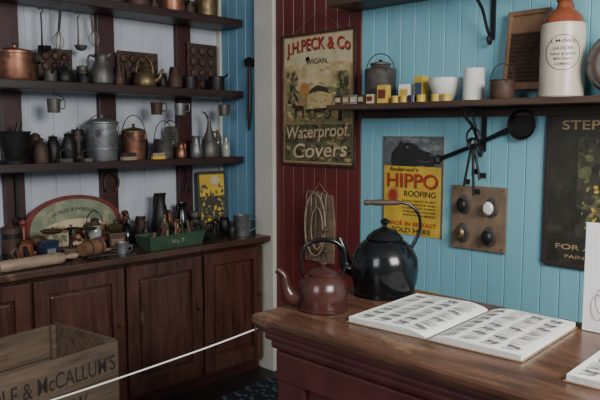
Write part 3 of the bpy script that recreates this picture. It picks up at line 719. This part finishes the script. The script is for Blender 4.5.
jug('pewter_jug',(2.465,3.36,SB),.04,.13,STEEL,math.radians(-90))
bottle('glass_bottle',(2.705,3.37,SB),.026,.12,CLEAR)
bottle('glass_bottle',(2.70,3.45,SB),.026,.16,GLASS)
group('scrubbing_brush',[box('lid',(.09,.03,.02),(0,0,.01),PALE,.003),box('brush_bristles',(.085,.026,.02),(0,0,.03),INK,.002)],(1.965,3.303,SB),.05)
group('scrubbing_brush',[box('back',(.08,.03,.018),(0,0,.009),YELD,.003),box('bristles',(.07,.025,.018),(0,0,.027),PALE,.002)],(2.16,3.31,SB),-.1)
for x,m in ((1.56,TIN),(2.17,RUST),(2.33,STEEL),(2.66,TIN)):
    hook_mug((x,3.33,1.6995),m)

q=[sweep('shank',[(0,-.01,.20),(.004,-.012,.05),(0,-.012,-.10),(-.006,-.01,-.20)],[.010,.013,.014,.005],IRON,10),
   plate('blade',[(-.04,.20),(.04,.19),(.045,.235),(0,.255),(-.045,.24)],.012,-.004,IRON),
   sweep('nail',[(0,0,.21),(0,-.02,.212)],.003,IRON,6,1)]
group('iron_adze',q,(XR-.001,3.235,1.70),R90)

group('horseshoe',[sweep('shoe',arc(0,0,.045,.055,-60,240,12),.008,RUST,8),sweep('nail',[(0,.012,.055),(0,-.01,.055)],.003,IRON,6,1)],(1.965,3.498,1.20))
group('hanging_pliers',[sweep('arm_a',[(0,0,0),(.006,0,-.05),(-.02,0,-.15)],.006,IRON,8),sweep('arm_b',[(0,0,0),(-.006,0,-.05),(.02,0,-.15)],.006,IRON,8),lathe('pivot',[(.010,0),(.010,.012),(0,.013)],IRON,12,(0,0,-.05),'y')],(2.495,3.495,1.26))
group('hanging_spanner',[sweep('bar',[(0,0,0),(0,0,-.22)],.007,IRON,8,1),sweep('jaw',arc(0,-.24,.018,.02,120,420,9),.006,IRON,8)],(1.42,3.497,1.27))

# ---------------------------------------------------------------- cabinet top clutter
outer=[(-.29,0),(.29,0),(.29,.10)]+[(.29*math.cos(a)*.97,.13+.16*math.sin(a)) for a in [math.pi*i/16 for i in range(1,16)]]+[(-.29,.10)]
inner=[(x*.88,.02+z*.86) for x,z in outer]
LG2=M('faded_green_paint',(.20,.23,.15),.5,var=.35,scale=10,patch=(.33,.30,.21),pscale=12,pth=.52)
q=[plate('back_board',outer,.016,0,DRED),plate('painted_field',inner,.001,-.0165,LG2),
   plate('leaf_band',[(x*.72,.015+z*.5) for x,z in outer],.001,-.018,CRMP),
   daubs('painted_leaves',-.20,.03,.20,.13,70,[GREENP,LG2,DRED,TANP],.020,-.0192,31),
   text('lettering','SCALES & WEIGHTS',0,.185,.26,.020,-.0195,GREEND,0,0,.03)]
for s in (-1,1): q.append(lathe('post',[(0,0),(.018,0),(.018,.14),(.012,.15),(.022,.165),(.016,.18),(0,.185)],DRED,20,(s*.295,-.035,0)))
group('arched_headboard',q,(1.72,3.480,CT))
q=[box('base',(.16,.10,.03),(0,0,.015),IRON,.006),lathe('column',[(.014,.03),(.010,.05),(.008,.12),(.014,.13),(0,.132)],IRON,16),
   sweep('beam',[(-.10,0,.12),(0,0,.135),(.10,0,.12)],.006,IRON,8),
   lathe('pan_l',[(0,.118),(.045,.122),(.058,.135),(.056,.137),(.04,.127),(0,.124)],BRASS,24,(-.10,0,0)),
   lathe('pan_r',[(0,.118),(.045,.12),(.05,.126),(0,.128)],IRON,24,(.10,0,0))]
group('balance_scale',q,(1.61,3.30,CT),.05)
storage_tin((1.462,3.37,CT),.038,.10,DRED,BRASS)
storage_tin((1.345,3.40,CT),.05,.16,IRON,RUST)
jar((1.375,3.30,CT),.035,.10,STONEB)
lantern((1.785,3.37,CT),math.radians(-45))
group('cotton_reel',[lathe('reel',[(0,0),(.03,0),(.03,.012),(.018,.02),(.018,.05),(.03,.058),(.03,.07),(0,.07)],DRED,24)],(1.775,3.285,CT))
grinder((1.885,3.335,CT),math.radians(-10))
kettle('iron_camp_kettle',(1.985,3.38,CT),.048,.11,BLK,math.radians(95))
jug('copper_measure',(2.105,3.42,CT),.045,.14,RUST,math.radians(90))
q=[lathe('roller',[(0,-.16),(.022,-.16),(.028,-.14),(.028,.14),(.022,.16),(0,.16)],PALE,24,(0,0,.028),'x'),
   lathe('grip_l',[(.008,-.16),(.013,-.19),(.015,-.22),(.008,-.24),(0,-.242)],PALE,16,(0,0,.028),'x'),
   lathe('grip_r',[(0,.242),(.008,.24),(.015,.22),(.013,.19),(.008,.16)],PALE,16,(0,0,.028),'x')]
group('rolling_pin',q,(1.31,3.080,CT),math.radians(5))
hand_plane((1.315,3.175,CT),math.radians(6),.75)
q=[sweep('arm_a',[(0,0,.008),(.08,.025,.010),(.15,.03,.012)],.006,IRON,8),sweep('arm_b',[(0,.03,.010),(.08,.012,.014),(.15,-.005,.012)],.006,IRON,8),lathe('rivet',[(0,0),(.01,0),(.01,.022),(0,.024)],IRON,12,(.075,.020,0))]
group('sheep_shears',q,(1.59,3.055,CT),.0)
group('blue_tea_tin',[box('tin',(.08,.06,.085),(0,0,.0425),NAVY,.004),box('tin_lid',(.084,.064,.018),(0,0,.088),NAVY,.004),box('tin_label',(.045,.001,.04),(0,-.0308,.04),LGREY,0)],(1.455,3.225,CT),.1)
group('wooden_cask',[lathe('barrel',[(0,-.07),(.034,-.07),(.042,-.03),(.044,0),(.042,.03),(.034,.07),(0,.07)],WOOD,24,(0,0,.0445),'x'),
   lathe('hoop_a',[(.0415,-.04),(.044,-.038),(.045,-.03),(.042,-.028)],RUST,24,(0,0,.0445),'x'),lathe('hoop_b',[(.042,.028),(.045,.03),(.044,.038),(.0415,.04)],RUST,24,(0,0,.0445),'x')],(1.655,3.160,CT),math.radians(20))
small_box((1.545,3.185,CT),math.radians(-8),.06,.05,.05,DWOOD)
group('tin_cup',[lathe('cup',[(0,0),(.03,0),(.036,.055),(.038,.057),(.034,.057),(.028,.006),(0,.006)],STEEL,28),sweep('cup_handle',[(.034,0,.045),(.055,0,.045),(.055,0,.018),(.031,0,.015)],.003,STEEL,8)],(1.81,3.13,CT),math.radians(-60))
hammer((1.80,3.215,CT),math.radians(3))
vs=[(-.17,-.06,0),(.17,-.06,0),(.17,.06,0),(-.17,.06,0),(-.185,-.075,.07),(.185,-.075,.07),(.185,.075,.07),(-.185,.075,.07),
    (-.177,-.068,.07),(.177,-.068,.07),(.177,.068,.07),(-.177,.068,.07),(-.163,-.054,.008),(.163,-.054,.008),(.163,.054,.008),(-.163,.054,.008)]
fs=[(0,1,2,3)]+[(i,(i+1)%4,(i+1)%4+4,i+4) for i in range(4)]+[(i+4,(i+1)%4+4,(i+1)%4+8,i+8) for i in range(4)]+[(i+8,(i+1)%4+8,(i+1)%4+12,i+12) for i in range(4)]+[(12,13,14,15)]
q=[mk('trough',vs,fs,GRNT,smooth=False),sweep('rim',[(-.185,-.075,.071),(.185,-.075,.071),(.185,.075,.071),(-.185,.075,.071)],.004,GRNT,8,1,True),
   text('tray_lettering','No 7',0,.036,.08,.026,-.0708,LG2)]
for i in range(9):
    q.append(sweep('tool_handle_%d'%i,[(-.14+i*.032,random.uniform(-.04,.04),.012),(-.12+i*.031,random.uniform(-.03,.03),.09+.02*(i%3))],[.008,.011],[WOOD,IRON,DWOOD][i%3],8,1))
group('green_metal_trough',q,(2.120,3.140,CT),.02)
iron('flat_iron',(2.39,3.13,CT),math.radians(20),.9)
iron('flat_iron',(2.50,3.235,CT),math.radians(200),.85)
iron('flat_iron',(2.365,3.245,CT),math.radians(170),.75)
jug('tall_ewer',(2.225,3.40,CT),.055,.27,IRON,math.radians(90))
jug('tall_ewer',(2.395,3.42,CT),.048,.2,BLK,math.radians(90))
jar((2.31,3.44,CT),.028,.16,STONEB)
storage_tin((2.478,3.40,CT),.034,.14,IRON,TIN)
storage_tin((2.40,3.325,CT),.028,.09,RUST,BRASS)
bottle('glass_bottle',(2.175,3.28,CT),.025,.15,GLASS)
bottle('glass_bottle',(2.055,3.29,CT),.022,.13,IRON)
jug('copper_measure',(2.265,3.29,CT),.034,.12,BRASS,math.radians(-90))
group('enamel_mug',[lathe('mug',[(0,0),(.048,0),(.05,.004),(.05,.125),(.052,.128),(.048,.128),(.046,.008),(0,.006)],STEEL,32),
   sweep('mug_handle',[(.049,0,.105),(.082,0,.1),(.085,0,.05),(.049,0,.03)],.004,STEEL,8)],(2.635,3.14,CT),math.radians(-50))
bottle('glass_bottle',(2.540,3.115,CT),.025,.10,IRON)
jar((2.62,3.29,CT),.038,.11,IRON)
small_box((2.70,3.27,CT),.1,.06,.05,.05,DRED)
q=[box('board',(.21,.012,.38),(0,0,.19),GREEND,.002),rect('picture_top',-.09,.22,.09,.36,-.0062,YELD),rect('picture_base',-.09,.02,.09,.2,-.0062,GREEND),
   daubs('picture_leaves',-.088,.02,.088,.30,110,[GREENP,LGREEN,TANP,GREEND,YELD],.013,-.0072,41),
   ell('picture_sun',.02,.32,.035,.03,-.0076,CRMP),text('picture_title','SEEDS',0,.05,.14,.03,-.0092,YELD)]
group('seed_advert_board',q,(2.665,3.46,CT),-.12,rx=-.06)

# ---------------------------------------------------------------- crates, rope, rug
def crate(name,loc,rz,L,D,H,txt):
    t=.014; q=[]
    nb=2; bh=(H-.006)/nb
    for i in range(nb):
        z=bh*(i+.5)+.001
        q.append(box('front_slat_%d'%i,(L,t,bh-.004),(0,-D/2+t/2,z),CRATE,.002))
        q.append(box('rear_slat_%d'%i,(L,t,bh-.004),(0,D/2-t/2,z),CRATE,.002))
    for s in (-1,1):
        q.append(box('end_board',(t+.006,D-2*t,H),(s*(L/2-.012),0,H/2),CRATE,.002))
        for k in (-1,1): q.append(box('corner_batten',(.022,.022,H-.01),(s*(L/2-.035),k*(D/2-t-.012),H/2),CRATE,.002))
    q.append(box('bottom',(L-.05,D-2*t,.012),(0,0,.008),CRATE,.001))
    if txt:
        q.append(text('stencil_1',txt,0,H*.70,L*.94,H*.22,-D/2-.0008,INK))
        q.append(text('stencil_3','GLASGOW',.0,H*.30,L*.5,H*.20,-D/2-.0008,INK))
    return group(name,q,loc,rz)
th=math.radians(9); L_,D_=.64,.44
cx=1.414-L_/2*math.cos(th)-D_/2*math.sin(th); cy=2.50-L_/2*math.sin(th)+D_/2*math.cos(th)
crate('wooden_crate',(cx,cy,.316),th,L_,D_,.31,"COLE & McCALLUM'S")
crate('wooden_crate',(cx,cy,.0005),th,L_,D_,.315,'')
q=[sweep('cord',[(1.318,1.499,.903),(1.12,1.555,.862),(.76,1.65,.803),(.41,1.75,.757)],.0024,ROPE,8),
   lathe('post',[(0,0),(.12,0),(.12,.015),(.02,.03),(.018,.80),(.028,.83),(0,.85)],IRON,24,(.385,1.76,.0005)),
   sweep('ring_eye',arc(1.316,.906,.008,.008,0,340,10,1.499),.002,BRASS,6)]
group('barrier_rope',q)
rugm=[M('rug_navy',(.012,.018,.035),.9),M('rug_white',(.12,.14,.17),.9)]
vs=[];fs=[];fm=[];n=30;L=1.1;Wd=.75
for i in range(n*2):
    for j in range(n):
        x=-L/2+L*i/(n*2); y=-Wd/2+Wd*j/n; dx=L/(n*2); dy=Wd/n; z=.012+.003*((i+j)%2); k=len(vs)
        vs+=[(x,y,z),(x+dx,y,z),(x+dx,y+dy,z),(x,y+dy,z)]; fs.append((k,k+1,k+2,k+3)); fm.append(1 if (i*3+j*j)%5==0 else 0)
q=[mk('weave',vs,fs,rugm,fm,smooth=False),box('backing',(L+.01,Wd+.01,.010),(0,0,.0055),rugm[0],.003)]
group('woven_rug',q,(2.15,2.50,0.0005),math.radians(5))

# ---------------------------------------------------------------- lights, world, camera
def area(name,loc,target,sx,sy,power,col):
    l=bpy.data.lights.new(name,'AREA'); l.shape='RECTANGLE'; l.size=sx; l.size_y=sy; l.energy=power; l.color=col
    o=bpy.data.objects.new(name,l); C.objects.link(o); o.location=loc
    o.rotation_euler=(Vector(target)-Vector(loc)).to_track_quat('-Z','Y').to_euler(); return o
area('window_light',(1.15,-1.0,2.35),(2.3,1.7,1.0),1.2,1.0,108,(1.0,.965,.91))
area('shelf_fill_light',(-1.0,1.0,2.2),(1.9,3.2,1.1),1.0,1.2,28,(.97,.97,1.0))  # added soft fill aimed at the left shelves, not an actual doorway
w=bpy.data.worlds.new('world'); bpy.context.scene.world=w; w.use_nodes=True
w.node_tree.nodes['Background'].inputs[0].default_value=(.88,.92,1,1)
w.node_tree.nodes['Background'].inputs[1].default_value=.20
cam=bpy.data.cameras.new('camera'); co=bpy.data.objects.new('camera',cam); C.objects.link(co)
co.location=(0,0,1.5); co.rotation_euler=(math.radians(84.1),0,math.radians(-45)); cam.lens=40.44; cam.sensor_width=36
cam.clip_start=.02
bpy.context.scene.camera=co
